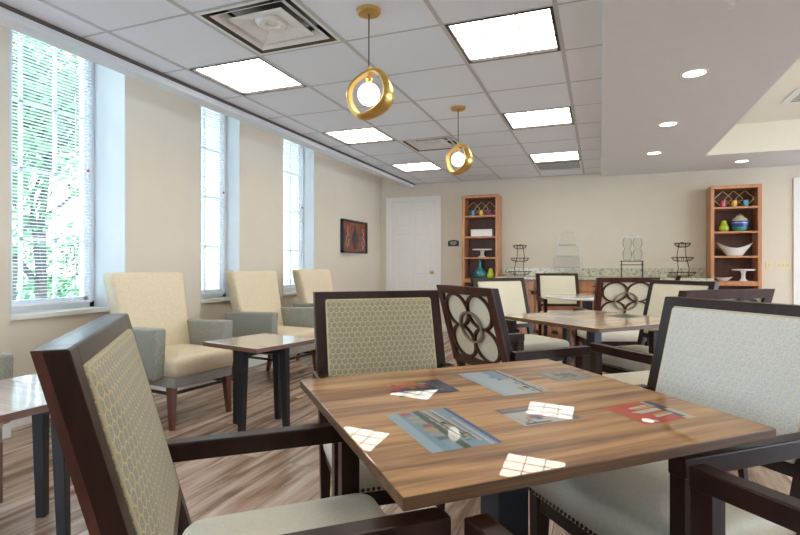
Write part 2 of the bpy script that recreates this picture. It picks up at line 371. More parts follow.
# windows: (y0, y1, window plane x, sill front x, panes across); first three unseen, added for daylight
WIN = [(-2.6,-1.9,-3.78,-3.64,3), (-1.05,-.2,-3.82,-3.66,3), (.55,1.40,-3.82,-3.66,3), (2.175,3.03,-3.82,-3.664,3), (3.86,4.42,-3.66,-3.58,2), (5.21,5.92,-3.65,-3.57,3)]
ZTOP = 2.98; SILL = .755
piers = []; y = Y0
for w in WIN: piers.append((y, w[0])); y = w[1]
piers.append((y, Y1))
b = BM()
for a, c in piers: box(b, -4.0, XW, a, c, 0, ZTOP)
for w in WIN:
    box(b, -4.0, w[3]+.004, w[0], w[1], 0, SILL-.035)       # recessed wall under the window
    box(b, -4.0, XW, w[0], w[1], 2.88, ZTOP)
struct('wall_left', b, M['wall'])
for k, (y0, y1, xp, xs, nx) in enumerate(WIN):
    # white painted reveals
    b = BM()
    box(b, xp-.02, XW+.003, y1-.006, y1+.003, SILL-.03, 2.88)
    box(b, xp-.02, XW+.003, y0-.003, y0+.006, SILL-.03, 2.88)
    struct('trim_%d' % (k+1), b, M['reveal'])
    w = BM()   # fixed outer frame
    fy0, fy1 = y0+.006, y1-.006; zt = 2.86
    box(w, xp-.07, xp+.0, fy0, fy0+.045, SILL, zt, .003); box(w, xp-.07, xp+.0, fy1-.045, fy1, SILL, zt, .003)
    box(w, xp-.07, xp+.0, fy0, fy1, SILL, SILL+.05, .003); box(w, xp-.07, xp+.0, fy0, fy1, zt-.05, zt, .003)
    wo_ = obj('window_%d' % (k+1), w, M['vinyl']); wo_['kind'] = 'structure'
    s = BM(); box(s, xp-.05, xs+.03, y0+.004, y1-.004 if k != 3 else y1-.004, SILL-.035, SILL, .004)
    obj('window_sill', s, M['white'], wo_)
    s = BM()
    gy0, gy1 = fy0+.045, fy1-.045; gz0, gz1 = SILL+.05, zt-.05
    box(s, xp-.055, xp-.02, gy0, gy0+.03, gz0, gz1); box(s, xp-.055, xp-.02, gy1-.03, gy1, gz0, gz1)
    box(s, xp-.055, xp-.02, gy0, gy1, gz0, gz0+.035); box(s, xp-.055, xp-.02, gy0, gy1, gz1-.035, gz1)
    for i in range(1, nx):
        yy = gy0+(gy1-gy0)*i/nx; box(s, xp-.05, xp-.03, yy-.011, yy+.011, gz0, gz1)
    for zz in (1.278, 1.777, 2.263):
        box(s, xp-.05, xp-.03, gy0, gy1, zz-.012, zz+.012)
    obj('sash', s, M['vinyl'], wo_)
    s = BM(); box(s, xp-.042, xp-.038, gy0, gy1, gz0, gz1); obj('pane', s, M['pane'], wo_)
    # venetian blind
    nm = {0:'white slatted blind in the added unseen window behind the far corner of the room',1:'white slatted blind in the second added unseen window behind the camera',2:'white slatted blind in the added unseen window left of the picture edge',
          3:'white slatted blind in the big window left of the first cream armchair',4:'white slatted blind in the narrow middle window between two wall piers',5:'white slatted blind in the window nearest the painting'}[k]
    t = thing('venetian_blind', nm, 'blind', (xp+.022, (y0+y1)/2, SILL+.02), 0, 'window blinds')
    hw = (fy1-fy0)/2-.045
    s = BM(); box(s, -.018, .018, -hw, hw, 2.02, 2.06, .003); obj('headrail', s, M['slat'], t)
    s = BM(); zz = .06
    while zz < 2.0:
        beam(s, (-.011,0,zz-.0022), (.011,0,zz+.0022), 2*hw, .0012, (0,1,0)); zz += .0245
    obj('slats', s, M['slat'], t)
    s = BM(); box(s, -.014, .014, -hw, hw, .02, .038, .003); obj('bottom_rail', s, M['slat'], t)
    s = BM()
    for yy in (-hw*.62, hw*.62): box(s, .015, .017, yy-.004, yy+.004, .03, 2.02)
    obj('ladder_tape', s, M['slat'], t)
    s = BM(); tube(s, [(.024,hw-.04,2.0),(.024,hw-.045,1.05)], .004, 6); wa = obj('wand', s, M['slat'], t)
    s = BM(); lathe(s, [(.0,-.05),(.006,-.05),(.009,-.02),(.006,0)], 10, (.024,hw-.045,1.04)); obj('tassel', s, M['slat'], t)
    s = BM(); lathe(s, [(.0,0),(.010,0),(.010,.018),(.0,.02)], 10, (.024,hw-.045,1.05)); obj('tassel_cap', s, M['red'], t)['label'] = 'red cap'

# far wall with two door openings filled by doors set on its face
b = BM(); box(b, -4.0, 5.2, Y1, Y1+.15, 0, ZTOP); struct('wall_far', b, M['wall'])
b = BM(); FILL_RW = [(1.6,3.5),(3.7,5.6),(5.8,7.7)]; yy = Y0  # unseen window openings added here to bring in more daylight
for a, c in FILL_RW+[(Y1,Y1)]:
    box(b, 5.0, 5.2, yy, a, 0, ZTOP); yy = c
    if a < Y1: box(b, 5.0, 5.2, a, c, 0, .2); box(b, 5.0, 5.2, a, c, 2.36, ZTOP)
struct('wall_right', b, M['wall'])
for k, (a, c) in enumerate(FILL_RW):
    w = BM()
    for x0, x1, z0, z1 in ((a,a+.05,.2,2.36),(c-.05,c,.2,2.36),(a,c,.2,.25),(a,c,2.31,2.36),((a+c)/2-.025,(a+c)/2+.025,.2,2.36),(a,c,1.6,1.64)): box(w, 5.08, 5.14, x0, x1, z0, z1, .003)
    wf_ = obj('window_%d' % (k+7), w, M['vinyl']); wf_['kind'] = 'structure'
    w = BM(); box(w, 5.108, 5.114, a+.05, c-.05, .25, 2.31); obj('pane', w, M['pane'], wf_)
b = BM(); FILL_BW = [(-3.0,-.6)]; xx = -4.0  # one unseen rear window, added to light the near chairs and table
for a, c in FILL_BW+[(5.2,5.2)]:
    box(b, xx, a, Y0-.2, Y0, 0, ZTOP); xx = c
    if a < 5: box(b, a, c, Y0-.2, Y0, 0, .3); box(b, a, c, Y0-.2, Y0, 2.36, ZTOP)
struct('wall_back', b, M['wall'])
for k, (a, c) in enumerate(FILL_BW):
    w = BM()
    for x0, x1, z0, z1 in ((a,a+.05,.3,2.36),(c-.05,c,.3,2.36),(a,c,.3,.35),(a,c,2.31,2.36),((a+c)/2-.025,(a+c)/2+.025,.3,2.36),(a,c,1.6,1.64)): box(w, x0, x1, Y0-.14, Y0-.08, z0, z1, .003)
    wf_ = obj('window_%d' % (k+10), w, M['vinyl']); wf_['kind'] = 'structure'
    w = BM(); box(w, a+.05, c-.05, Y0-.114, Y0-.108, .35, 2.31); obj('pane', w, M['pane'], wf_)

# suspended ceiling: tiles and grid
G0X, G0Y, T = -.8247, 2.7976, .61
def gx(i): return G0X+i*T
def gy(j): return G0Y+j*T
XL, XR = -2.87, .02
lights_ij = [(0,0),(0,3),(0,6),(-3,0),(-3,3),(-3,6),(0,-3),(-3,-3),(0,-6),(-3,-6)]  # the rear rows are unseen, added to brighten the room
vents_ij = [(-2,-1),(-2,4)]
holes = {**{k: 'l' for k in lights_ij}, **{k: 'v' for k in vents_ij}}
b = BM()
for i in range(-4, 2):
    for j in range(-10, 9):
        if (i,j) in holes: continue
        x0, x1 = max(gx(i)+.008, XL), min(gx(i+1)-.008, XR); y0, y1 = max(gy(j)+.008, Y0), min(gy(j+1)-.008, Y1)
        if x1-x0 < .02 or y1-y0 < .02: continue
        box(b, x0, x1, y0, y1, ZC, ZC+.015)
box(b, XL-.05, XR+.05, Y0, Y1, ZC+.40, ZC+.46)
struct('ceiling', b, M['tile'])
b = BM()
for i in range(-3, 2):
    xx = gx(i); box(b, xx-.012, xx+.012, Y0, Y1, ZC-.004, ZC+.012)
for j in range(-9, 9):
    yy = gy(j); box(b, XL, XR, yy-.006, yy+.006, ZC-.002, ZC+.012)
box(b, XL, XR, Y1-.018, Y1, ZC-.004, ZC+.004)
o = struct('trim_10', b, M['grid'])
# edge beam of the suspended ceiling with the light pocket behind it
b = BM(); box(b, -3.0, XL-.012, Y0, Y1, ZC-.062, ZC+.10); struct('trim_11', b, M['fascia'])
b = BM(); box(b, XL-.012, XL+.004, Y0, Y1, ZC-.018, ZC+.02); struct('trim_12', b, M['shadow_gap'])  # dark strip standing in for the shadow between tiles and beam
# slab above the pocket
b = BM(); box(b, -4.0, 5.2, Y0-.2, Y1+.15, ZTOP, ZTOP+.1); struct('ceiling_slab', b, M['tile'])
# plastered lower ceiling on the right with the raised tray
TX, TY = 1.17, 7.05
b = BM()
box(b, XR+.01, TX, Y0, Y1, ZG, ZTOP); box(b, TX, 5.0, TY, Y1, ZG, ZTOP); box(b, TX, 5.0, Y0, 1.0, ZG, ZTOP)
struct('ceiling_gypsum', b, M['gyp'])
b = BM(); box(b, XR-.004, XR+.0101, Y0, Y1, ZG-.004, ZC+.02); struct('trim_13', b, M['fascia'])
b = BM(); box(b, TX, 5.0, 1.0, TY, ZG+.34, ZG+.40)
box(b, TX-.001, TX+.006, 1.0, TY, ZG+.001, ZG+.34); box(b, TX, 5.0, TY-.006, TY+.001, ZG+.001, ZG+.34)
struct('ceiling_tray', b, M['tray'])
# baseboards
b = BM()
box(b, -2.41, -1.99, Y1-.015, Y1, 0, .12, .003); box(b, 1.95, 2.35, Y1-.015, Y1, 0, .12, .003)
struct('baseboard_far', b, M['white'])
b = BM()
for a, c in piers: box(b, XW, XW+.014, a, c, 0, .12, .003)
for w in WIN: box(b, w[3], w[3]+.02, w[0]+.001, w[1]-.001, 0, .12, .003)
struct('baseboard_left', b, M['white'])

def door(n, x0, x1, top, knob_side):
    b = BM(); cw = .09
    box(b, x0, x0+cw, Y1-.022, Y1, 0, top+.085, .004); box(b, x1-cw, x1, Y1-.022, Y1, 0, top+.085, .004)
    box(b, x0+cw, x1-cw, Y1-.022, Y1, top, top+.085, .004)
    d = obj('door_%d' % n, b, M['white']); d['kind'] = 'structure'
    b = BM(); l0, l1 = x0+cw+.004, x1-cw-.004; w = l1-l0
    box(b, l0, l1, Y1-.006, Y1+.0, 0.01, top-.004)
    st = .11; mid = (l0+l1)/2
    rows = ((.20,.78),(.92,1.60),(1.72,top-.13))
    # raised stiles and rails leave six sunk panels
    def bar(xa, xb, za, zb): box(b, xa, xb, Y1-.016, Y1-.0055, za, zb, .003)
    bar(l0, l0+st, .01, top-.004); bar(l1-st, l1, .01, top-.004); bar(mid-.045, mid+.045, .01, top-.004)
    for xa, xb in ((l0+st, mid-.045), (mid+.045, l1-st)):
        for za, zb in ((.01,.20),(.78,.92),(1.60,1.72),(top-.13,top-.004)): bar(xa, xb, za, zb)
    for za, zb in rows:
        for xa, xb in ((l0+st+.025, mid-.07), (mid+.07, l1-st-.025)):
            box(b, xa, xb, Y1-.013, Y1-.005, za+.03, zb-.03, .003)
    obj('door_leaf', b, M['white'], d)
    kx = l1-.06 if knob_side > 0 else l0+.06
    b = BM(); lathe(b, [(.0,-.075),(.018,-.07),(.027,-.055),(.022,-.038),(.010,-.03),(.010,-.012),(.030,-.008),(.030,0)], 18, (kx, Y1-.016, .97), axis='y')
    obj('door_knob', b, M['knob'], d, smooth=True)
door(1, -3.388, -2.413, 2.14, 1)
door(2, 2.356, 3.36, 2.14, -1)

# ------------------------------------------------------------ outside
b = BM(); box(b, -60, -4.6, -30, 60, -.5, -.3); o = obj('ground_outside', b, M['grass']); o['kind'] = 'structure'
b = BM(); box(b, -10.5, -4.1, -6, 30, -.3, -.24); struct('bounce_ground_left', b, M['bounce_ground'])  # pale ground added out of view to bounce skylight onto the ceiling
b = BM(); box(b, 5.2, 14, -6, 12, -.3, -.05); struct('bounce_ground_right', b, M['bounce_ground'])  # the same added pale bounce surface outside the added right windows
def tree(name, x, y, h, seed, label, r=1.9):
    rnd = random.Random(seed)
    t = thing(name, label, 'tree', (x, y, -.3), 0, 'trees outside the windows')
    b = BM(); tips = []
    def branch(p, d, L, rad, lv):
        q = p + d*L*.5 + Vector((rnd.uniform(-.1,.1), rnd.uniform(-.1,.1), 0))*L*.5; e = q + (d+Vector((rnd.uniform(-.2,.2), rnd.uniform(-.2,.2), .1))).normalized()*L*.5
        tube(b, [p, q, e], rad, 5, rad*.55)
        if lv == 0: tips.append(e); return
        for _ in range(3 if lv > 1 else 4):
            nd = (d + Vector((rnd.uniform(-1,1), rnd.uniform(-1,1), rnd.uniform(-.3,.6)))*.85).normalized()
            branch(e if rnd.random() < .6 else q, nd, L*rnd.uniform(.55,.8), rad*.5, lv-1)
    branch(Vector((0,0,0)), Vector((0,0,1)), h*.36, .11, 4)
    obj('trunk', b, M['bark'], t)
    b = BM()
    for _ in range(4200):
        c = rnd.choice(tips) + Vector((rnd.gauss(0,.42), rnd.gauss(0,.42), rnd.gauss(0,.42)))
        s = rnd.uniform(.035,.075); n = Vector((rnd.gauss(0,1), rnd.gauss(0,1), rnd.gauss(0,1))).normalized()
        u = n.orthogonal().normalized()*s; v = n.cross(u)
        b.faces.new([b.verts.new(c+u*1.3), b.verts.new(c+v*.7), b.verts.new(c-u*1.3), b.verts.new(c-v*.7)])
    obj('foliage', b, M['leaf'], t)
tree('tree', -7.6, 5.2, 5.6, 3, 'tree with spreading bare branches seen through the big left window')
tree('tree', -12.2, 7.6, 6.2, 5, 'leafy tree standing further back outside the big left window')
tree('tree', -8.2, 15.0, 5.2, 8, 'young tree outside the narrow middle window')
tree('tree', -9.5, 21.5, 6.0, 11, 'pale leafed tree outside the window nearest the painting')
rnd = random.Random(2); b = BM()
for _ in range(7000):
    c = Vector((-17+rnd.gauss(0,.35), rnd.uniform(0,30), rnd.uniform(-.3,2.2)+rnd.gauss(0,.1)))
    s = rnd.uniform(.06,.12); n = Vector((rnd.gauss(0,1), rnd.gauss(0,1), rnd.gauss(0,1))).normalized(); u = n.orthogonal().normalized()*s; v = n.cross(u)
    b.faces.new([b.verts.new(c+u*1.3), b.verts.new(c+v*.7), b.verts.new(c-u*1.3), b.verts.new(c-v*.7)])
tag(obj('hedge', b, M['leaf']), 'long green hedge beyond the lawn outside the windows', 'hedge')

# ------------------------------------------------------------ ceiling fittings
def troffer_master():
    t = thing('ceiling_light', 'x', 'ceiling light', (0,0,0), 0, 'square ceiling light panels')
    h = T/2-.012
    b = BM()
    for s in (-1,1):
        box(b, s*h-(.018 if s>0 else 0), s*h+(0 if s>0 else .018), -h, h, -.004, .0235)
        box(b, -h, h, s*h-(.012 if s>0 else 0), s*h+(0 if s>0 else .012), -.004, .0235)
    obj('frame', b, M['lampframe'], t)
    b = BM(); i = h-.018
    box(b, -i, i, -i, i, .012, .02); obj('diffuser', b, M['panel'], t)
    b = BM()
    for k in (-1,1):
        box(b, k*i/3-.005, k*i/3+.005, -i, i, .006, .0115); box(b, -i, i, k*i/3-.005, k*i/3+.005, .006, .0115)
    obj('louvre', b, M['rib'], t)
    return t
tm = troffer_master()
L_lab = {(0,0):'largest light panel, near the plaster ceiling edge', (0,3):'second light panel back along the plaster ceiling edge', (0,6):'farthest light panel along the plaster ceiling edge beside a vent',
 (-3,0):'light panel at the left behind the big air diffuser', (-3,3):'light panel above the painting side, in front of the small diffuser', (-3,6):'farthest light panel on the window side, nearest the door',
 (0,-3):'unseen added light panel overhead behind the camera on the right', (-3,-3):'unseen added light panel overhead behind the camera by the windows', (0,-6):'rearmost unseen added light panel on the right', (-3,-6):'rearmost unseen added light panel by the windows'}
for n, (i,j) in enumerate(lights_ij):
    o = tm if n == 0 else copy_tree(tm)
    o.location = (gx(i)+T/2, gy(j)+T/2, ZC); o['label'] = 'square recessed '+L_lab[(i,j)]

for (x, y, lab) in ((1.3,-2.0,'added unseen light panel in the plaster ceiling behind the camera, nearest the tiles'),(3.0,-2.0,'added unseen light panel in the plaster ceiling behind the camera, far right corner'),(1.3,.1,'added unseen light panel in the plaster ceiling just right of the camera'),(3.0,.1,'added unseen light panel in the plaster ceiling by the right wall')):  # extra panels out of view, added as fill for the foreground
    o = copy_tree(tm); o.location = (x, y, ZG-.024); o['label'] = 'square '+lab

def diffuser(i, j, label):
    t = thing('air_diffuser', label, 'air vent', (gx(i)+T/2, gy(j)+T/2, ZC), 0, 'ceiling air diffusers')
    h = T/2-.012; b = BM()
    def sqring(bm, ho, hi, zo, zi, th=.004):
        for k in range(4):
            a = PI/2*k; c, s = math.cos(a), math.sin(a)
            def R(x, y, z): return (c*x-s*y, s*x+c*y, z)
            hexa(bm, [R(-ho,-ho,zo),R(ho,-ho,zo),R(hi,-hi,zi),R(-hi,-hi,zi), R(-ho,-ho,zo+th),R(ho,-ho,zo+th),R(hi,-hi,zi+th),R(-hi,-hi,zi+th)])
    sqring(b, h, h-.02, -.003, -.003); obj('frame', b, M['alu'], t)
    b = BM(); sqring(b, h-.02, h-.085, -.002, .075); obj('neck', b, M['alud'], t)
    b = BM(); box(b, -h+.02, h-.02, -h+.02, h-.02, .10, .11); obj('back_plate', b, M['alud'], t)
    b = BM(); sqring(b, h-.055, h-.115, .000, .035); obj('cone', b, M['alu'], t)
    b = BM(); sqring(b, h-.12, .075, .004, .03)
    lathe(b, [(.0,.028),(.03,.028),(.045,.016),(.075,.014),(.10,.03)], 24)
    obj('inner_cone', b, M['alu'], t, smooth=30)
diffuser(-2, -1, 'large square metal air diffuser at the top left of the ceiling')
diffuser(-2, 4, 'smaller looking square air diffuser beside the far brass pendant')
t = thing('return_grille', 'grey slatted grille just behind the farthest right light panel', 'air vent', (gx(0)+T/2, gy(7)+.27, ZC))
b = BM(); box(b, -.27, .27, -.24, .24, -.003, .003); obj('backing', b, M['alud'], t)
b = BM()
for k in range(22): beam(b, (-.26, -.225+k*.0215, -.008), (.26, -.225+k*.0215, -.008), .013, .002, (0,1,.5))
obj('louvre', b, M['alu'], t)
t = thing('slot_vent', 'white air vent with dark slots in the raised tray ceiling', 'air vent', (1.95, 6.05, ZG+.34), 0)
b = BM(); box(b, -.24, .24, -.24, .24, -.008, -.001, .002); obj('plate', b, M['white'], t)
b = BM()
for k in range(7): box(b, -.17, .17, -.18+k*.06-.012, -.18+k*.06+.012, -.010, -.0075)
obj('slots', b, M['alud'], t)
dl = [(.60,3.99,'recessed downlight nearest the camera in the plaster ceiling'),(.59,5.34,'second recessed downlight along the plaster ceiling'),(.59,6.67,'third recessed downlight, beside the ceiling tiles near the far wall'),(1.66,7.58,'recessed downlight between the raised tray and the far wall'),(2.9,7.58,'recessed downlight near the far right door'),(.6,1.2,'recessed downlight above the camera'),(.6,-1.2,'recessed downlight behind the camera')]
m0 = None
for k, (x, y, lab) in enumerate(dl):
    if m0 is None:
        m0 = t = thing('downlight', lab, 'ceiling light', (x,y,ZG), 0, 'round recessed downlights')
        b = BM(); lathe(b, [(.088,-.001),(.088,-.006),(.072,-.006),(.066,.0),(.066,-.001)], 32, closed=True); obj('trim_ring', b, M['white'], t)
        b = BM(); lathe(b, [(.0,-.0025),(.067,-.0025),(.067,-.0005),(0,-.0005)], 32); obj('lens', b, M['down'], t)
    else:
        o = copy_tree(m0); o.location = (x,y,ZG); o['label'] = lab
for (x, y, lab) in ((2.3,3.6,'added unseen opal bowl lamp in the raised tray, nearer the camera, right of the picture'),(2.9,5.4,'added unseen opal bowl lamp in the raised tray, farther from the camera, right of the picture')):  # lamps added out of view to warm and brighten the tray
    t = thing('added_bowl_lamp', lab, 'pendant light', (x,y,ZG+.34), 0, 'bowl lamps added to light the tray')
    b = BM(); lathe(b, [(0,-.02),(.06,-.02),(.06,0)], 20); tube(b, [(0,0,-.02),(0,0,-.25)], .006, 8); obj('stem', b, M['brass'], t)
    b = BM(); lathe(b, [(0,-.38),(.10,-.37),(.19,-.32),(.23,-.25),(.20,-.24),(0,-.24)], 28); obj('bowl', b, M['bowl'], t, smooth=40)
t = thing('fire_sprinkler', 'small sprinkler head in the plaster ceiling at the top edge', 'sprinkler', (.6,2.93,ZG))
b = BM(); lathe(b, [(.0,-.006),(.035,-.004),(.035,0)], 20); obj('escutcheon', b, M['white'], t)
b = BM(); lathe(b, [(.0,-.05),(.016,-.05),(.016,-.047),(.006,-.045),(.006,-.006)], 14)
tube(b, [(-.008,0,-.008),(-.014,0,-.03),(0,0,-.045)], .002, 6); tube(b, [(.008,0,-.008),(.014,0,-.03),(0,0,-.045)], .002, 6)
obj('head', b, M['alu'], t)

def pendant(x, y, ang, label):
    t = thing('pendant_light', label, 'pendant light', (x, y, ZC), ang, 'brass ring pendants')
    b = BM(); lathe(b, [(.0,-.022),(.055,-.022),(.062,-.016),(.062,0)], 32); obj('canopy', b, M['brass'], t, smooth=35)
    b = BM(); tube(b, [(0,0,-.02),(0,0,-.31)], .0035, 8); obj('cord', b, M['cord'], t)
    zc = -.445
    # the barrel-shaped ring: lathe about local y
    prof_o = [(.121,-.050),(.133,-.038),(.141,-.018),(.143,0),(.141,.018),(.133,.038),(.121,.050)]
    b = BM()
    def soft(a): # slightly squared outline
        return 1+.035*math.cos(4*a+PI*.5)
    rings = []
    full = prof_o + [(r-.006, yv*.94) for r, yv in prof_o[::-1]]
    n = 48
    for r, yv in full:
        rings.append([b.verts.new((r*soft(2*PI*j/n)*math.cos(2*PI*j/n), yv*(.66+.42*math.cos(2*PI*j/n+.75)), zc+r*.93*soft(2*PI*j/n)*math.sin(2*PI*j/n))) for j in range(n)])
    for i in range(len(rings)):
        A = rings[i]; Bq = rings[(i+1)%len(rings)]
        for j in range(n):
            f = b.faces.new((A[j],A[(j+1)%n],Bq[(j+1)%n],Bq[j])); f.material_index = 0 if i < 6 else 1
    obj('ring_shade', b, [M['brass'], M['brassin']], t, smooth=35)
    b = BM(); tube(b, [(0,0,-.30),(0,0,-.325)], .009, 10); lathe(b, [(.0,0),(.016,0),(.022,.02),(.016,.03),(.0,.03)], 16, (0,0,zc+.06)); tube(b, [(0,0,zc+.085),(0,0,zc+.122)], .006, 8)
    obj('socket', b, M['brass'], t)
    b = BM(); bmesh.ops.create_uvsphere(b, u_segments=28, v_segments=18, radius=.059, matrix=Matrix.Translation((0,0,zc-.002)))
    obj('globe', b, M['globe'], t, smooth='all')
pendant(-1.14, 2.50, math.radians(-8), 'large looking brass ring pendant with round white globe, nearer the camera')
pendant(-1.13, 4.32, math.radians(-27), 'farther brass ring pendant turned sideways, beside the small air diffuser')

# ------------------------------------------------------------ dining chairs
def chair(name, fabric='hexf'):
    """faces local +x; the arms' fronts end at x = 0"""
    t = thing(name, 'x', 'chair', (0,0,0), 0, 'dining armchairs')
    H = .978; W = .55; zr = .545
    xb = lambda z: -.41 - .145*(z-.44)/(H-.44)          # front face of the leaning back frame
    def P(y, z, d=0):                                   # d: depth behind the front face
        return Vector((xb(z)-d, y, z))
    DK = M['dark']
    D = .034
    def slab(bm, y0, y1, z0, z1, d0, d1, bev=.003, mi=0):
        hexa(bm, [P(y0,z0,d0),P(y1,z0,d0),P(y1,z0,d1),P(y0,z0,d1),P(y0,z1,d0),P(y1,z1,d0),P(y1,z1,d1),P(y0,z1,d1)], bev, 2, mi)
    b = BM(); sw = .045
    slab(b, -W/2, -W/2+sw, .40, H, 0, D); slab(b, W/2-sw, W/2, .40, H, 0, D)
    slab(b, -W/2+sw-.004, W/2-sw+.004, H-.032, H, 0, D); slab(b, -W/2+sw-.004, W/2-sw+.004, zr, zr+.035, 0, D)
    obj('back_frame', b, DK, t)
    iw = W-2*sw
    z0, z1 = zr+.035, H-.032
    zc = (z0+z1)/2; hh = (z1-z0)
    # front panel, upholstered in small hexagons
    b = BM()
    pad(b, iw+.006, hh+.006, .018, .012, .010, .012, T=lambda x,y,z: P(x, zc+y, .012-z))
    pn = obj('backrest', b, M[fabric], t, smooth='all')
    b = BM(); o = rrect(iw-.004, hh-.004, .010, 4); tube(b, [P(x, zc+y, -.002) for x, y in o], .0035, 6, closed=True)
    obj('piping', b, M['piping'], pn)
    # rear panel, plain cream behind the fretwork
    b = BM(); slab(b, -iw/2, iw/2, z0, z1, .026, .030, 0); obj('rear_panel', b, M['cream'], t)['label'] = 'plain cream rear panel'
    # fretwork: inner border, four large rings and one olive ring across them
    b = BM(); slab(b, -iw/2, iw/2, z1-.010, z1, .030, .043, 0)
    slab(b, -iw/2, iw/2, z0, z0+.010, .030, .043, 0); slab(b, -iw/2, -iw/2+.008, z0, z1, .030, .043, 0); slab(b, iw/2-.008, iw/2, z0, z1, .030, .043, 0)
    slab(b, -W/2, W/2, H-.034, H-.0001, .031, .044, 0); slab(b, -W/2, -W/2+sw, .56, H-.034, .031, .044, 0); slab(b, W/2-sw, W/2, .56, H-.034, .031, .044, 0)
    slab(b, -W/2, W/2, zr, z0, .031, .044, 0)
    obj('fret_border', b, M['ringwood'], t)
    TT = lambda x,y,z: P(x, zc+y, z)
    cw, chh = (iw-.012)/4.12, (hh-.014)/4.12
    for k, (sy, sz) in enumerate(((-1,-1),(1,-1),(-1,1),(1,1))):
        b = BM(); ro = 1.0
        annulus(b, 1.08, .93, TT, .030, .043+.0006*k, 36, cw, chh, c=(sy*cw, sz*chh))
        obj('fret_ring', b, M['ringwood'], t)
    b = BM(); annulus(b, .99, .86, TT, .031, .047, 36, cw, chh); obj('centre_ring', b, cmat('olive_bronze', (.26,.235,.16), .35, .2), t)['label'] = 'olive ring laid across the four wooden rings'
    # seat
    sx0, sx1 = -.44, .035
    b = BM(); pad(b, sx1-sx0, .52, .10, .05, .035, .02, T=lambda x,y,z: ((sx0+sx1)/2+x, y*(1-.04*(sx0-x)/.5), .39+z))
    st = obj('seat', b, M['seatf'], t, smooth='all')
    b = BM()
    n = 30
    for k in range(n):
        y = -.245+.49*k/(n-1); bmesh.ops.create_uvsphere(b, u_segments=6, v_segments=4, radius=.006, matrix=Matrix.Translation((sx1+.001, y, .398)))
    for s in (-1,1):
        for k in range(n):
            x = sx0+.04+(sx1-sx0-.07)*k/(n-1); bmesh.ops.create_uvsphere(b, u_segments=6, v_segments=4, radius=.006, matrix=Matrix.Translation((x, s*.261, .398)))
    o = obj('nailheads', b, M['nail'], t); o['kind'] = 'stuff'
    b = BM(); box(b, sx0+.03, sx1-.025, -.215, .215, .33, .389, .004); obj('seat_frame', b, DK, t)
    # arms and legs
    for s in (-1,1):
        b = BM(); ya = s*.272
        box(b, -.475, 0, ya-.0225, ya+.0225, .625, .67, .004)
        obj('arm', b, DK, t)
        b = BM(); beam(b, (-.028, ya, .625), (-.028, ya, .30), .04, .048, (0,1,0)); beam(b, (-.028, ya, .30), (-.022, ya, 0), .04, .048, (0,1,0), 0, .028, .030)
        obj('leg', b, DK, t)
        b = BM(); beam(b, P(s*(W/2-.0225), .42, .02), (-.47, s*(W/2-.03), 0), .045, .045, (0,1,0), .002, .028, .028)
        obj('leg', b, DK, t)
        b = BM(); beam(b, (-.40, s*.245, .36), (-.03, s*.245, .36), .02, .05, (0,1,0), .002); obj('side_rail', b, DK, t)
    return t
masters = {f: chair('dining_armchair', f) for f in ('hexf','hexglare','cream')}
used = set()
FAB = {2:'hexglare', 6:'cream', 7:'cream', 9:'cream', 10:'cream'}
chairs = [
 (-.425,1.058, 41.5,'dark armchair at the near left corner, its hexagon fabric back cropped by the left bottom'),
 (-.535,1.602,-51.4,'dark armchair tucked behind the glossy table, olive hexagon back facing the camera'),
 (-.022,1.485,221,'armchair on the right with a hexagon back tinted with window glare, cropped by the right edge'),
 (-.004,1.052,135,'armchair of which only two dark arms show at the bottom right corner'),
 (-.250,3.055,45,'armchair seen from behind with large interlocking ring back, just past the glossy table'),
 (.170,3.175,131,'armchair behind the pale right one, only its dark back top showing'),
 (.125,3.850,221,'cream fronted armchair at the right side of the second table, behind the pale hexagon back'),
 (-.415,4.165,-43,'cream fronted armchair at the far left side of the second table'),
 (.03,5.56,111,'armchair seen from behind with dark ring back beyond the second table'),
 (-.36,6.70,-72,'cream backed armchair at the round white table, nearest the cabinets'),
 (.20,6.46,183,'armchair right of the round white table, mostly hidden'),
]
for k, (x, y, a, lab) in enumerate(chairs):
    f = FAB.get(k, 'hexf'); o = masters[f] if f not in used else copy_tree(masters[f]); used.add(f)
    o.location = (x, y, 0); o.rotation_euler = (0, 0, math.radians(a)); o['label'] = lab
# ------------------------------------------------------------ tables
TA, TB = .0191, -.0203       # the near top sits very slightly out of level
def dining_table(name, label, x, y, th, s1, s2, topz, mtop, tilt=(0,0), leg=.092):
    t = thing(name, label, 'table', (x, y, 0), th, 'wooden dining tables')
    ct, sn = math.cos(th), math.sin(th)
    def zt(u, v): return topz-(tilt[0]*(u*ct-v*sn)+tilt[1]*(u*sn+v*ct))
    b = BM(); thk = .024
    c = [(-s1/2,-s2/2),(s1/2,-s2/2),(s1/2,s2/2),(-s1/2,s2/2)]
    hexa(b, [(u,v,zt(u,v)-thk) for u,v in c]+[(u,v,zt(u,v)) for u,v in c], .003, 2)
    b.faces.ensure_lookup_table()
    for f in b.faces:
        f.normal_update()
        f.material_index = 0 if abs(f.normal.z) > .6 else 1
    top = obj('tabletop', b, [mtop, M['tedge']], t)
    b = BM(); box(b, -leg/2, leg/2, -leg/2, leg/2, .05, topz-.055, .003); obj('column', b, M['steel'], t)
    b = BM(); box(b, -.22, .22, -.22, .22, topz-.055, topz-.045); box(b, -.30, .30, -.02, .02, topz-.048, topz-.040); obj('mounting_plate', b, M['steel'], t)
    b = BM(); box(b, -.36, .36, -.035, .035, .012, .05, .004); box(b, -.035, .035, -.36, .36, .0125, .0495, .004)
    for u, v in ((.33,0),(-.33,0),(0,.33),(0,-.33)): lathe(b, [(.02,0),(.02,.013)], 12, (u,v,0))
    obj('base', b, M['steel'], t)
    return t, zt
TH1 = .7597
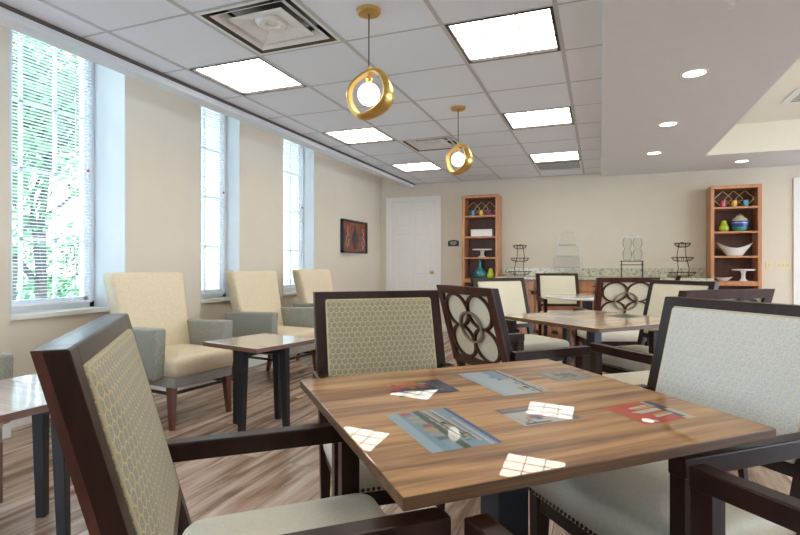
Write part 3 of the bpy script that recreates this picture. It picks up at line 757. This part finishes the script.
t1, zt1 = dining_table('dining_table', 'square glossy walnut table in front holding six embedded picture prints', -.2371, 1.3856, TH1, .9237, .8115, .73, M['table'], (TA,TB))
t2, zt2 = dining_table('dining_table', 'second square wooden table behind the ring backed chair', -.035, 3.775, math.radians(48.5), .92, .90, .73, M['table2'], leg=.07)
t = thing('round_table', 'round white topped table near the cabinets at the far wall', 'table', (-.14,6.39,0))
b = BM(); lathe(b, [(.0,.70),(.44,.70),(.458,.706),(.462,.718),(.458,.728),(.44,.73),(0,.73)], 64); obj('tabletop', b, M['whitetop'], t, smooth=30)
b = BM(); box(b, -.045, .045, -.045, .045, .04, .70); obj('column', b, M['steel'], t)
b = BM(); box(b, -.30, .30, -.03, .03, 0, .04, .004); box(b, -.03, .03, -.30, .30, .0005, .0395, .004); obj('base', b, M['steel'], t)

# prints lying in the lacquer of the tables
def ink_mesh(name, quads, T, mat_, parent=None):
    """quads: list of (polygon uv list, colour); later ones lie on top"""
    bm = BM(); lay = bm.loops.layers.float_color.new('ink')
    for k, (pg, col) in enumerate(quads):
        vs = [bm.verts.new(T(u, v, k)) for u, v in pg]; f = bm.faces.new(vs)
        for lp in f.loops: lp[lay] = (*[c*.60 for c in col], 1)
    me = bpy.data.meshes.new(name); bm.normal_update(); bm.to_mesh(me); bm.free(); me.materials.append(mat_)
    o = bpy.data.objects.new(name, me); C.objects.link(o)
    if parent: o.parent = parent
    return o
FULL = [(0,0),(1,0),(1,1),(0,1)]
def R(a,b_,c,d): return [(a,b_),(c,b_),(c,d),(a,d)]
def L_(x0,y0,x1,y1,w): 
    dx, dy = x1-x0, y1-y0; l = math.hypot(dx,dy); nx, ny = -dy/l*w/2, dx/l*w/2
    return [(x0-nx,y0-ny),(x1-nx,y1-ny),(x1+nx,y1+ny),(x0+nx,y0+ny)]
def blobs(seed, n, cols, x0, x1, y0, y1, s):
    r = random.Random(seed); out = []
    for _ in range(n):
        x, y = r.uniform(x0,x1), r.uniform(y0,y1); w, h = s*r.uniform(.5,1.4), s*r.uniform(.4,1.2)
        x2, y2 = min(x1, x+w), min(y1, y+h)
        if x2-x > .01 and y2-y > .01: out.append(([(x,y),(x2,y),(x2,y2),(x,y2)], r.choice(cols)))
    return out
# v runs from the edge nearest the far-left side (0) toward the viewer-right (1)
prints = {
 'p1': ((-.249,-.065,.262,.118), 'dark night scene print with orange and red patches, upper left of the table',
   [(FULL,(.03,.035,.06)), (R(0,0,.55,.35),(.62,.16,.05)), (R(.05,.05,.35,.22),(.75,.30,.08)), (R(.55,0,.8,.3),(.10,.16,.05)), (R(.7,.05,1,.9),(.06,.08,.14)), (R(0,.2,.2,.5),(.65,.10,.05))] + blobs(4,26,[(.5,.1,.06),(.10,.12,.25),(.55,.35,.12),(.03,.03,.05),(.2,.25,.1),(.25,.08,.2)],.05,.8,.1,.8,.12)),
 'p2': ((.026,.180,.303,.033), 'pale blue sky print with small colourful rooftops, top middle of the table',
   [(FULL,(.62,.74,.82)), (R(0,0,.12,1),(.48,.68,.80)), (R(.55,0,.80,.42),(.30,.50,.66)), (R(.80,0,1,1),(.60,.58,.55)), (L_(.88,0,.80,1,.06),(.10,.11,.14)), (R(.45,.25,.6,.34),(.25,.40,.55))] + blobs(9,22,[(.08,.10,.12),(.60,.20,.12),(.62,.55,.15),(.20,.38,.52),(.75,.75,.72),(.25,.35,.15)],.5,.92,.35,.95,.09)),
 'p3': ((.267,.425,.231,.110), 'dark grey green building print near the far corner of the table',
   [(FULL,(.17,.19,.18)), (R(.12,.12,.88,.85),(.33,.32,.26)), (R(.28,.25,.72,.72),(.10,.12,.10)), (L_(0,.9,1,.95,.06),(.35,.42,.50)), (L_(.85,0,.95,1,.06),(.42,.28,.25))] + blobs(3,20,[(.45,.42,.35),(.08,.1,.1),(.25,.3,.22),(.5,.3,.2)],.1,.9,.1,.9,.1)),
 'p4': ((-.340,-.176,-.006,-.259), 'large blue harbour print with a row of colourful houses, left front of the table',
   [(FULL,(.30,.50,.62)), (R(0,0,.17,1),(.42,.60,.70)), (R(.17,0,.30,1),(.26,.44,.54)), (L_(.47,0,.50,1,.11),(.06,.13,.10)), (R(.53,0,.70,.8),(.42,.46,.44)), (L_(.60,0,.66,.85,.035),(.66,.66,.62)), (L_(.72,.0,.78,.9,.04),(.70,.68,.62)), (L_(.86,.3,.86,1,.04),(.72,.70,.66)), (R(.93,0,1,1),(.08,.16,.36)),
    (R(.20,.02,.36,.10),(.62,.14,.12)), (R(.24,.14,.42,.22),(.55,.50,.36)), (R(.22,.26,.40,.33),(.60,.48,.30)), (R(.30,.38,.46,.46),(.58,.12,.10)), (R(.24,.50,.44,.57),(.62,.42,.16)), (R(.24,.60,.42,.68),(.46,.50,.48)), (R(.28,.71,.44,.78),(.14,.20,.24)), (L_(.55,.1,.60,.75,.02),(.04,.05,.06)), (L_(.68,.1,.74,.85,.02),(.10,.10,.10))]
    + blobs(5,22,[(.05,.08,.08),(.62,.60,.50),(.16,.28,.30),(.5,.46,.3)],.50,.8,.1,.9,.06)),
 'p5': ((-.073,.090,-.066,-.192), 'white print with dark banner and colourful marks, middle of the table front',
   [(FULL,(.66,.66,.60)), (R(0,0,1,.28),(.14,.17,.24)), (R(.05,.06,.6,.18),(.40,.24,.16)), (R(.86,.2,1,1),(.12,.15,.22)), (R(.30,.52,.55,.70),(.58,.16,.22)), (R(.36,.56,.46,.78),(.12,.20,.50)), (R(.60,.45,.80,.55),(.55,.45,.12)), (R(.64,.6,.8,.7),(.18,.35,.10)), (R(.06,.9,.5,.97),(.10,.14,.14))] + blobs(8,12,[(.1,.1,.12),(.6,.2,.15),(.3,.4,.3)],.05,.35,.55,.9,.06)),
 'p6': ((.198,.360,-.142,-.284), 'bright red print with white and yellow shapes at the right of the table',
   [(FULL,(.80,.085,.045)), (R(.0,.0,.22,1),(.80,.13,.05)), (R(.80,.0,1,1),(.72,.66,.48)), (R(.86,0,1,.45),(.04,.05,.09)), (R(.78,.3,.88,.9),(.05,.09,.22)), ([(.35,.22),(.75,.16),(.75,.24),(.35,.30)],(.80,.78,.70)), ([(.40,.30),(.78,.25),(.78,.32),(.40,.36)],(.80,.50,.04)), ([(.22,.42),(.80,.36),(.80,.50),(.34,.54)],(.80,.78,.68)), ([(.45,.64),(.82,.56),(.82,.64),(.45,.72)],(.80,.52,.04)), ([(.42,.72),(.82,.66),(.82,.72),(.42,.79)],(.80,.78,.72)), (R(.12,.86,.3,.96),(.80,.60,.58))]),
}
for k, (ext, lab, q) in prints.items():
    u0, u1, v0, v1 = ext
    o = ink_mesh('picture_print', q, lambda u, v, n, e=ext: (e[0]+(e[1]-e[0])*u, e[2]+(e[3]-e[2])*v, zt1(e[0]+(e[1]-e[0])*u, e[2]+(e[3]-e[2])*v)+.0005+.00004*n), M['ink'])
    o.location = (-.2371, 1.3856, 0); o.rotation_euler = (0,0,TH1); tag(o, lab, 'picture print', 'prints on the front table')
p2nd = {
 'a': ((-.05,.12,.36,.20), 'faint pale print at the left of the second table', [(FULL,(.58,.60,.58)), (R(.1,.1,.6,.5),(.35,.42,.46)), (R(.5,.4,.9,.8),(.62,.55,.45))]),
 'b': ((.16,.38,.10,-.12), 'dark print with red and green patches on the second table', [(FULL,(.06,.08,.12)), (R(.0,.0,1,.25),(.55,.08,.05)), (R(.1,.5,.9,1),(.12,.32,.14)), (R(.2,.25,.6,.5),(.10,.30,.45))]),
 'c': ((-.36,-.2,.10,-.14), 'pale blue print near the front corner of the second table', [(FULL,(.55,.62,.64)), (R(.2,.2,.8,.6),(.62,.56,.48))]),
}
for k, (ext, lab, q) in p2nd.items():
    o = ink_mesh('picture_print', q, lambda u, v, n, e=ext: (e[0]+(e[1]-e[0])*u, e[2]+(e[3]-e[2])*v, .7306+.00006*n), M['ink'])
    o.location = (-.035, 3.775, 0); o.rotation_euler = (0,0,math.radians(48.5)); tag(o, lab, 'picture print', 'prints on the second table')

# ------------------------------------------------------------ lounge armchairs by the windows
def lounge(name):
    t = thing(name, 'x', 'armchair', (0,0,0), 0, 'cream lounge armchairs')
    CR, TW = M['loungecream'], M['tweed']
    # back: tapered, leaning slab
    b = BM(); z0, z1 = .40, 1.035
    def T(x, y, z):     # x across, y up (-.5..), z out the front
        f = (y+.3175)/.635; zz = z0+(z1-z0)*f
        return Vector((-.13-.15*f+z-.06+(-.012*math.sin(PI*f)), x*(1-.13*(1-f)), zz))
    pad(b, .60, .635, .12, .035, .03, .012, T=T); obj('backrest', b, CR, t, smooth='all')
    b = BM(); pad(b, .58, .52, .125, .045, .045, .015, T=lambda x,y,z: (.085+x, y, .355+z)); obj('seat', b, CR, t, smooth='all')
    b = BM(); box(b, -.26, .355, -.255, .255, .275, .354, .015, 3); obj('seat_base', b, TW, t, smooth=40)
    for s in (-1,1):
        b = BM(); y0, y1 = (s*.335, s*.25) if s < 0 else (s*.25, s*.335)
        hexa(b, [(-.27,y0,.335),(.265,y0,.335),(.265,y1,.335),(-.27,y1,.335),(-.30,y0,.655),(.285,y0,.672),(.285,y1,.672),(-.30,y1,.655)], .018, 4)
        obj('armrest', b, TW, t, smooth=40)
    for s in (-1,1):
        b = BM(); beam(b, (.31,s*.235,.28), (.325,s*.245,0), .052, .052, (0,1,0), .003, .030, .030); obj('leg', b, M['brownleg'], t)
        b = BM(); beam(b, (-.22,s*.235,.28), (-.30,s*.245,0), .050, .050, (0,1,0), .003, .030, .030); obj('leg', b, M['brownleg'], t)
    b = BM()
    for s in (-1,1): box(b, -.23, .30, s*.235-.006, s*.235+.006, .225, .245)
    box(b, .300, .314, -.235, .235, .225, .245); box(b, -.236, -.222, -.235, .235, .225, .245)
    obj('stretcher', b, M['blackm'], t)
    return t
l0 = lounge('lounge_armchair')
for k, (x, y, a, lab) in enumerate([(-2.92,2.925,-7,'cream armchair with grey tweed arms beside the big left window, the nearest seen whole'),(-2.92,4.205,-7,'middle cream armchair, behind the small square side table'),(-2.92,5.35,-7,'farthest cream armchair, partly hidden behind the tall dark chair'),(-2.92,1.345,-7,'cream armchair at the left edge, only an arm corner and a leg showing')]):
    o = l0 if k == 0 else copy_tree(l0); o.location = (x,y,0); o.rotation_euler = (0,0,math.radians(a)); o['label'] = lab

def side_table(name, x, y, rz, label, legrot=13, s=.264):
    t = thing(name, label, 'side table', (x,y,0), rz, 'small square side tables')
    b = BM(); box(b, -s, s, -s, s, .555, .583, .003)
    b.faces.ensure_lookup_table()
    for f in b.faces:
        f.normal_update(); f.material_index = 0 if abs(f.normal.z) > .6 else 1
    obj('tabletop', b, [M['sidetop'], M['sideedge']], t)
    for k in range(4):
        a = PI/2*k+math.radians(legrot); c, sn = math.cos(a), math.sin(a)
        b = BM(); beam(b, (c*.185, sn*.185, .545), (c*.20, sn*.20, 0), .05, .05, (-sn,c,0), .002, .036, .036); obj('leg', b, M['blackm'], t)
    b = BM(); ca, sa = math.cos(math.radians(legrot)), math.sin(math.radians(legrot))
    beam(b, (-.19*ca,-.19*sa,.5175), (.19*ca,.19*sa,.5175), .044, .036, (-sa,ca,0), .002); beam(b, (.19*sa,-.19*ca,.517), (-.19*sa,.19*ca,.517), .044, .036, (ca,sa,0), .002)
    box(b, -.10, .10, -.10, .10, .535, .555); obj('cross_frame', b, M['blackm'], t)
    return t
side_table('side_table', -2.13, 2.92, math.radians(-13), 'small square side table on four black legs beside the nearest whole armchair')
side_table('side_table', -2.175, 1.36, math.radians(-3), 'small square side table cropped by the left edge, behind the near left chair', 28, .30)

# ------------------------------------------------------------ painting and sign
t = thing('framed_painting', 'dark framed red brown picture on the left wall near the door', 'picture', (XW, 7.08, 1.515))
b = BM(); w2, h2 = .42, .245
box(b, 0, .05, -w2, -w2+.03, -h2, h2, .002); box(b, 0, .05, w2-.03, w2, -h2, h2, .002); box(b, 0, .05, -w2, w2, -h2, -h2+.03, .002); box(b, 0, .05, -w2, w2, h2-.03, h2, .002)
obj('frame', b, M['frameblack'], t)
def swirl(cx, cz, s, col, dr=1):
    out = []
    pts = [(0,.85),(.12,.6),(-.1,.4),(.14,.15),(-.2,-.1),(-.25,-.45),(0,-.8),(.25,-.5),(.15,-.2)]
    for a, c in zip(pts, pts[1:]):
        out.append((L_(cx+dr*a[0]*s, cz+a[1]*s, cx+dr*c[0]*s, cz+c[1]*s, .045*s/.35), col))
    return out
q = [(R(-.39,-.215,.39,.215),(.40,.075,.025))] + blobs(31,60,[(.46,.10,.03),(.33,.05,.02),(.48,.13,.04)],-.39,.39,-.215,.215,.08)
q += swirl(-.26,0,.19,(.66,.60,.54)) + swirl(.27,-.02,.19,(.66,.60,.54),-1) + [([(-.02,.18),(.03,.10),(.10,.02),(.12,-.05),(.05,-.12),(0,-.19),(-.06,-.12),(-.12,-.05),(-.09,.03),(-.04,.08)],(.03,.018,.02))]
cv = ink_mesh('canvas', q, lambda u, v, n: (.030+.0001*n, u, v), M['ink_m'], t)
b = BM(); box(b, .002, .0295, -.395, .395, -.22, .22); obj('backing_board', b, M['frameblack'], t)
t = thing('wall_plaque', 'small dark arched name plaque beside the white door', 'sign', (-2.21, Y1, 1.395))
b = BM(); pts = [(-.09,0),(.09,0),(.09,.075)] + [(.09*math.cos(a), .075+.025*math.sin(a)) for a in [PI*k/10 for k in range(1,10)]] + [(-.09,.075)]
polyprism(b, pts, lambda x,y,z: (x, -z, y), .001, .012); obj('plate', b, M['signm'], t)
b = BM()
for zz, ww in ((.068,.05),(.050,.058),(.030,.035)): box(b, -ww, ww, -.0135, -.0115, zz-.005, zz+.005)
obj('relief_strip', b, M['signt'], t)
for n, (x, w, cnt, lab) in enumerate([(2.09,.07,1,'single ivory wall switch plate close to the right bookcase'),(2.25,.165,3,'wide ivory triple switch plate between the right bookcase and door')]):
    t = thing('switch_plate', lab, 'switch', (x, Y1, 1.085)); b = BM(); box(b, -w/2, w/2, -.006, -.0005, -.058, .058, .002); obj('plate', b, M['plate'], t)
    for k in range(cnt):
        xx = (k-(cnt-1)/2)*.046; b = BM(); box(b, xx-.006, xx+.006, -.014, -.0055, -.013, .013, .001); obj('toggle', b, cmat('toggle_ivory', (.55,.50,.34), .4), t)

# ------------------------------------------------------------ counter, cabinets and bookcases on the far wall
def cabinet(x0, x1, label, grp='base cabinets under the counter'):
    t = thing('base_cabinet', label, 'cabinet', ((x0+x1)/2, 7.84, 0), 0, grp)
    w = x1-x0; b = BM(); box(b, -w/2+.001, w/2-.001, -.27, .305, .10, .884); box(b, -w/2+.001, w/2-.001, -.21, .305, 0, .10); obj('body', b, M['bookwood'], t)
    b = BM(); box(b, -w/2+.008, w/2-.008, -.289, -.271, .73, .872, .003); d = obj('drawer', b, M['bookwood'], t)
    b = BM(); tube(b, [(-.05,-.29,.80),(-.05,-.315,.80),(.05,-.315,.80),(.05,-.29,.80)], .005, 8); obj('handle', b, M['blackwire'], d)
    for s in (-1,1):
        b = BM(); a0, a1 = (-w/2+.008, -.003) if s < 0 else (.003, w/2-.008)
        box(b, a0, a1, -.289, -.271, .12, .72, .003)
        box(b, a0, a0+.05, -.296, -.288, .12, .72, .002); box(b, a1-.05, a1, -.296, -.288, .12, .72, .002); box(b, a0, a1, -.296, -.288, .12, .17, .002); box(b, a0, a1, -.296, -.288, .67, .72, .002)
        d = obj('door', b, M['bookwood'], t); b = BM(); xx = -s*-.03; tube(b, [(xx,-.295,.60),(xx,-.32,.60),(xx,-.32,.52),(xx,-.295,.52)], .005, 8); obj('handle', b, M['blackwire'], d)
cl = ['cherry base cabinet next to the left bookcase','cherry base cabinet second from the left bookcase','cherry base cabinet in the middle of the counter run','cherry base cabinet second from the right bookcase','cherry base cabinet next to the right bookcase']
for k in range(5):
    x0 = -1.40+k*.546; cabinet(x0, x0+.544, cl[k])
b = BM(); box(b, -1.415, 1.345, 7.50, 8.147, .886, .922, .005); tag(obj('countertop', b, M['granite']), 'long speckled granite counter along the far wall between the bookcases', 'countertop')
b = BM(); box(b, -1.41, 1.345, 8.125, 8.148, .9225, 1.045, .002); tag(obj('backsplash', b, M['granite']), 'low granite backsplash strip behind the counter on the far wall', 'backsplash')
def bookcase(x0, x1, top, label):
    t = thing('bookcase', label, 'bookcase', ((x0+x1)/2, 7.98, 0)); w = x1-x0; d0, d1 = -.15, .165; W_ = M['bookwood']
    b = BM(); box(b, -w/2, -w/2+.042, d0, d1, 0, top, .002); obj('side_panel', b, W_, t)
    b = BM(); box(b, w/2-.042, w/2, d0, d1, 0, top, .002); obj('side_panel', b, W_, t)
    b = BM(); box(b, -w/2+.042, w/2-.042, d0, d1, top-.045, top-.001, .002); obj('top_panel', b, W_, t)
    b = BM(); box(b, -w/2+.042, w/2-.042, d1-.02, d1-.002, .05, top-.045); obj('back_panel', b, M['bookin'], t)
    for z in (1.85,1.53,1.21,.88,.46,.06):
        b = BM(); th = .026 if z != .88 else .06
        box(b, -w/2+.042, w/2-.042, d0+.004, d1-.02, z-th, z, .002); obj('shelf', b, W_, t)
    return t
bookcase(-1.99, -1.43, 2.165, 'tall narrow cherry bookcase left of the counter, near the white door')
bookcase(1.365, 1.935, 2.13, 'tall narrow cherry bookcase at the right, near the light switches')

def wire_squares(x, y, z, label, cols):
    t = thing('votive_holder', label, 'candle holder', (x,y,z), 0)
    for k in range(3):
        xx = (k-1)*.128; b = BM(); c, r = (0,0), .100
        tube(b, [(xx+r*math.cos(a), .012*(k-1), r+.0085+r*math.sin(a)) for a in [PI/2*q+PI/36*s for q in range(4) for s in (-1,0,1)]], .0055, 6, closed=True)
        obj('wire_square', b, M['gold'], t)
    for k, (n, cc) in enumerate(cols):
        xx = (k-1)*.128; b = BM(); lathe(b, [(.0,.012),(.030,.012),(.034,.095),(.031,.095),(.028,.02),(0,.02)], 20, (xx,-.03,-.010)); g = obj('cup', b, cmat(n, cc), t, smooth=35); g['label'] = n.replace('_',' ')
wire_squares(-1.71, 7.95, 1.851, 'three gold wire squares with blue, yellow and plum cups in left bookcase', [('blue_cup',(.05,.22,.42)),('yellow_cup',(.75,.45,.06)),('plum_cup',(.30,.05,.22))])
wire_squares(1.65, 7.95, 1.851, 'three gold wire squares with red, yellow and teal cups in right bookcase', [('red_cup',(.50,.04,.08)),('amber_cup',(.75,.42,.03)),('teal_cup',(.05,.35,.45))])
b = BM(); box(b, -.165, .165, -.08, .08, 0, .085, .006); t = thing('keepsake_box', 'long white box on the second shelf of the left bookcase', 'box', (-1.69,7.93,1.5305))
obj('body', b, M['ceram'], t); b = BM(); box(b, -.168, .168, -.083, .083, .0855, .107, .006); obj('lid', b, M['ceram'], t)
def cake_stand(x, y, z, r, h, label):
    b = BM(); lathe(b, [(0,0),(r*.38,0),(r*.36,.01),(r*.2,.03),(r*.17,h*.6),(r*.25,h-.02),(r*.95,h-.012),(r,h),(r*.97,h+.006),(r*.9,h-.002),(0,h-.002)], 36, (x,y,z)); tag(obj('cake_stand', b, M['ceram'], smooth=35), label, 'cake stand')
cake_stand(-1.69, 7.92, 1.2105, .155, .12, 'white pedestal cake stand on the third shelf of the left bookcase')
cake_stand(1.752, 7.92, .8805, .135, .15, 'white pedestal cake stand on the lowest visible shelf of the right bookcase')
def vase(name, x, y, z, prof, m, label):
    b = BM(); lathe(b, prof, 32, (x,y,z)); return tag(obj(name, b, m, smooth=40), label, 'vase')
vase('bottle_vase', -1.725, 7.93, .8805, [(0,0),(.08,0),(.108,.03),(.112,.07),(.09,.12),(.040,.165),(.024,.20),(.024,.26),(.030,.285),(.024,.285),(.018,.26),(0,.25)], cmat('teal_glass',(.01,.16,.20),.08,0,1), 'dark teal bottle vase on the left bookcase')
PEAR = [(0,0),(.045,0),(.062,.03),(.062,.06),(.045,.09),(.036,.11),(.036,.13),(.028,.148),(.012,.158),(0,.16)]
vase('pear_vase', -1.555, 7.91, .8805, PEAR, cmat('lime_glaze',(.42,.55,.04),.2), 'small lime green pear shaped vase on the left bookcase')
vase('pear_vase', 1.535, 7.93, 1.5305, [(r*.98,z*.95) for r,z in PEAR], cmat('lime_glaze',(.42,.55,.04),.2), 'lime green pear shaped vase on the right bookcase beside the striped jar')
t = thing('ginger_jar', 'round striped jar of cream, blue and green on the right bookcase', 'jar', (1.715,7.93,1.5305)); t.scale = (.82,.82,.84)
b = BM(); P_ = [(0,0),(.075,0),(.098,.03),(.112,.065)]; lathe(b, P_+[(0,.065)], 36); obj('base_band', b, cmat('sea_green_glaze',(.05,.33,.24),.2), t, smooth=40)
b = BM(); lathe(b, [(.112,.0652),(.120,.10),(.121,.13),(.114,.16)], 36); obj('middle_band', b, cmat('cobalt_glaze',(.02,.05,.30),.15), t, smooth=40)
b = BM(); lathe(b, [(.114,.1602),(.095,.20),(.062,.222),(.050,.228),(.050,.24),(.044,.24),(.044,.222)], 36); obj('shoulder', b, cmat('sand_glaze',(.55,.48,.30),.25), t, smooth=40)
b = BM(); lathe(b, [(.115,.125),(.1225,.126),(.1225,.134),(.115,.135)], 36); obj('stripe', b, cmat('pale_blue_glaze',(.35,.50,.60),.2), t, smooth=40)
b = BM(); lathe(b, [(.0,.241),(.052,.241),(.048,.252),(.02,.262),(.012,.275),(0,.28)], 24); obj('lid', b, cmat('slate_glaze',(.12,.18,.20),.25), t, smooth=40)
def boat(name, x, y, z, w, h, d, label, lift):
    b = BM(); n = 40; rings = []
    for f, hh in ((.42,0),(.62,.35),(.86,.75),(1,1),(.97,1),(.80,.72),(.50,.3),(.2,.12)):
        ring = []
        for j in range(n):
            a = 2*PI*j/n; cx, sy = math.cos(a), math.sin(a)
            zz = h*hh*(1+(lift*(cx*cx)-lift)*1.0 if hh > 0 else 1)
            ring.append(b.verts.new((x+w/2*f*cx, y+d/2*f*sy, z+zz)))
        rings.append(ring)
    for A, Bq in zip(rings, rings[1:]):
        for j in range(n): b.faces.new((A[j],A[(j+1)%n],Bq[(j+1)%n],Bq[j]))
    b.faces.new(rings[0][::-1]); b.faces.new(rings[-1])
    return tag(obj(name, b, M['ceram'], smooth=50), label, 'bowl')
boat('boat_bowl', 1.655, 7.92, 1.2105, .42, .175, .22, 'large white boat shaped bowl on the third shelf of the right bookcase', .42)
boat('shallow_dish', 1.522, 7.90, .8805, .22, .055, .16, 'shallow white dish beside the cake stand in the right bookcase', .2)

# counter-top stands
def basket_stand(x, y, mirror, label):
    t = thing('tiered_basket_stand', label, 'stand', (x,y,.9225), 0, 'black wire basket stands'); m = mirror; W_ = M['blackwire']
    b = BM(); tube(b, [(m*.05,.0,.0),(m*.03,0,.12),(m*.045,0,.3),(m*.02,0,.46),(m*-.01,0,.475),(m*-.05,0,.46),(m*-.06,0,.3),(m*-.10,0,.12),(m*-.09,0,0)], .005, 6); obj('upright', b, W_, t)
    for z, r in ((.035,.165),(.235,.135),(.425,.10)):
        b = BM(); n = 28; sxx = m*(-.02)
        tube(b, [(sxx+r*math.cos(2*PI*j/n), .8*r*math.sin(2*PI*j/n), z+.035) for j in range(n)], .0045, 6, closed=True)
        tube(b, [(sxx+r*.45*math.cos(2*PI*j/n), .8*r*.45*math.sin(2*PI*j/n), z-.018) for j in range(n)], .0035, 6, closed=True)
        for j in range(12):
            a = 2*PI*j/12; tube(b, [(sxx+r*math.cos(a), .8*r*math.sin(a), z+.035),(sxx+r*.85*math.cos(a), .8*r*.85*math.sin(a), z),(sxx+r*.45*math.cos(a), .8*r*.45*math.sin(a), z-.018)], .003, 5)
        obj('basket', b, W_, t)
basket_stand(-1.09, 7.86, 1, 'three tier black wire basket stand at the left end of the counter')
basket_stand(1.02, 7.86, -1, 'three tier black wire basket stand at the right end of the counter')
t = thing('plate_rack', 'tall white wire rack with three tiers on the granite counter', 'rack', (-.435,7.86,.9225)); W_ = M['white']
gw = cmat('grey_wire', (.50,.50,.48), .4)
b = BM()
for yy in (-.09,.09):
    tube(b, [(-.18,yy,.09),(-.18,yy,.29),(-.145,yy,.29),(-.145,yy,.455),(-.115,yy,.455),(-.115,yy,.56),(-.08,yy,.63),(0,yy,.65),(.08,yy,.63),(.115,yy,.56),(.115,yy,.455),(.145,yy,.455),(.145,yy,.29),(.18,yy,.29),(.18,yy,.09)], .005, 6)
    tube(b, [(0,yy,.13),(-.03,yy,.005),(.03,yy,.005),(0,yy,.13)], .006, 6)
for xx, zz in ((-.04,.59),(.04,.59)): tube(b, [(xx+.035*math.cos(2*PI*j/14), -.09, zz+.035*math.sin(2*PI*j/14)) for j in range(14)], .003, 5, closed=True)
obj('frame', b, gw, t)
for z, w in ((.125,.185),(.29,.148),(.455,.117)):
    b = BM(); box(b, -w, w, -.09, .09, z, z+.006); box(b, -w, w, -.098, -.09, z-.004, z+.014); box(b, -w, w, .09, .098, z-.004, z+.014); obj('tray', b, cmat('smoked_tray', (.33,.32,.30), .3), t)
t = thing('drink_dispenser', 'clear glass beverage jars on a black wire stand in the middle of the counter', 'dispenser', (.42,7.86,.9225))
b = BM()
for zz in (.17,.22):
    tube(b, [(.15*math.cos(2*PI*j/24), .10*math.sin(2*PI*j/24), zz) for j in range(24)], .006, 6, closed=True)
for sxx in (-1,1):
    for sy in (-1,1): tube(b, [(sxx*.13,sy*.06,.22),(sxx*.135,sy*.065,0)], .0055, 6)
obj('stand', b, M['blackwire'], t)
for k, (xx, zz, s) in enumerate(((-.06,.225,1),(.07,.225,1))):
    b = BM(); lathe(b, [(.03,0),(.045,.01),(.055,.05),(.062,.10),(.05,.14),(.035,.17),(.05,.20),(.062,.25),(.05,.30),(.03,.32),(.027,.31),(.045,.29),(.056,.25),(.044,.2),(.03,.17),(.044,.14),(.056,.10),(.04,.02),(0,.012)], 24, (xx,0,zz)); obj('glass_jar', b, M['clear'], t, smooth=40)
    b = BM(); lathe(b, [(.0,.34),(.012,.335),(.010,.32),(.034,.318),(.034,.312),(0,.312)], 20, (xx,0,zz+.012)); obj('lid', b, M['alu'], t)
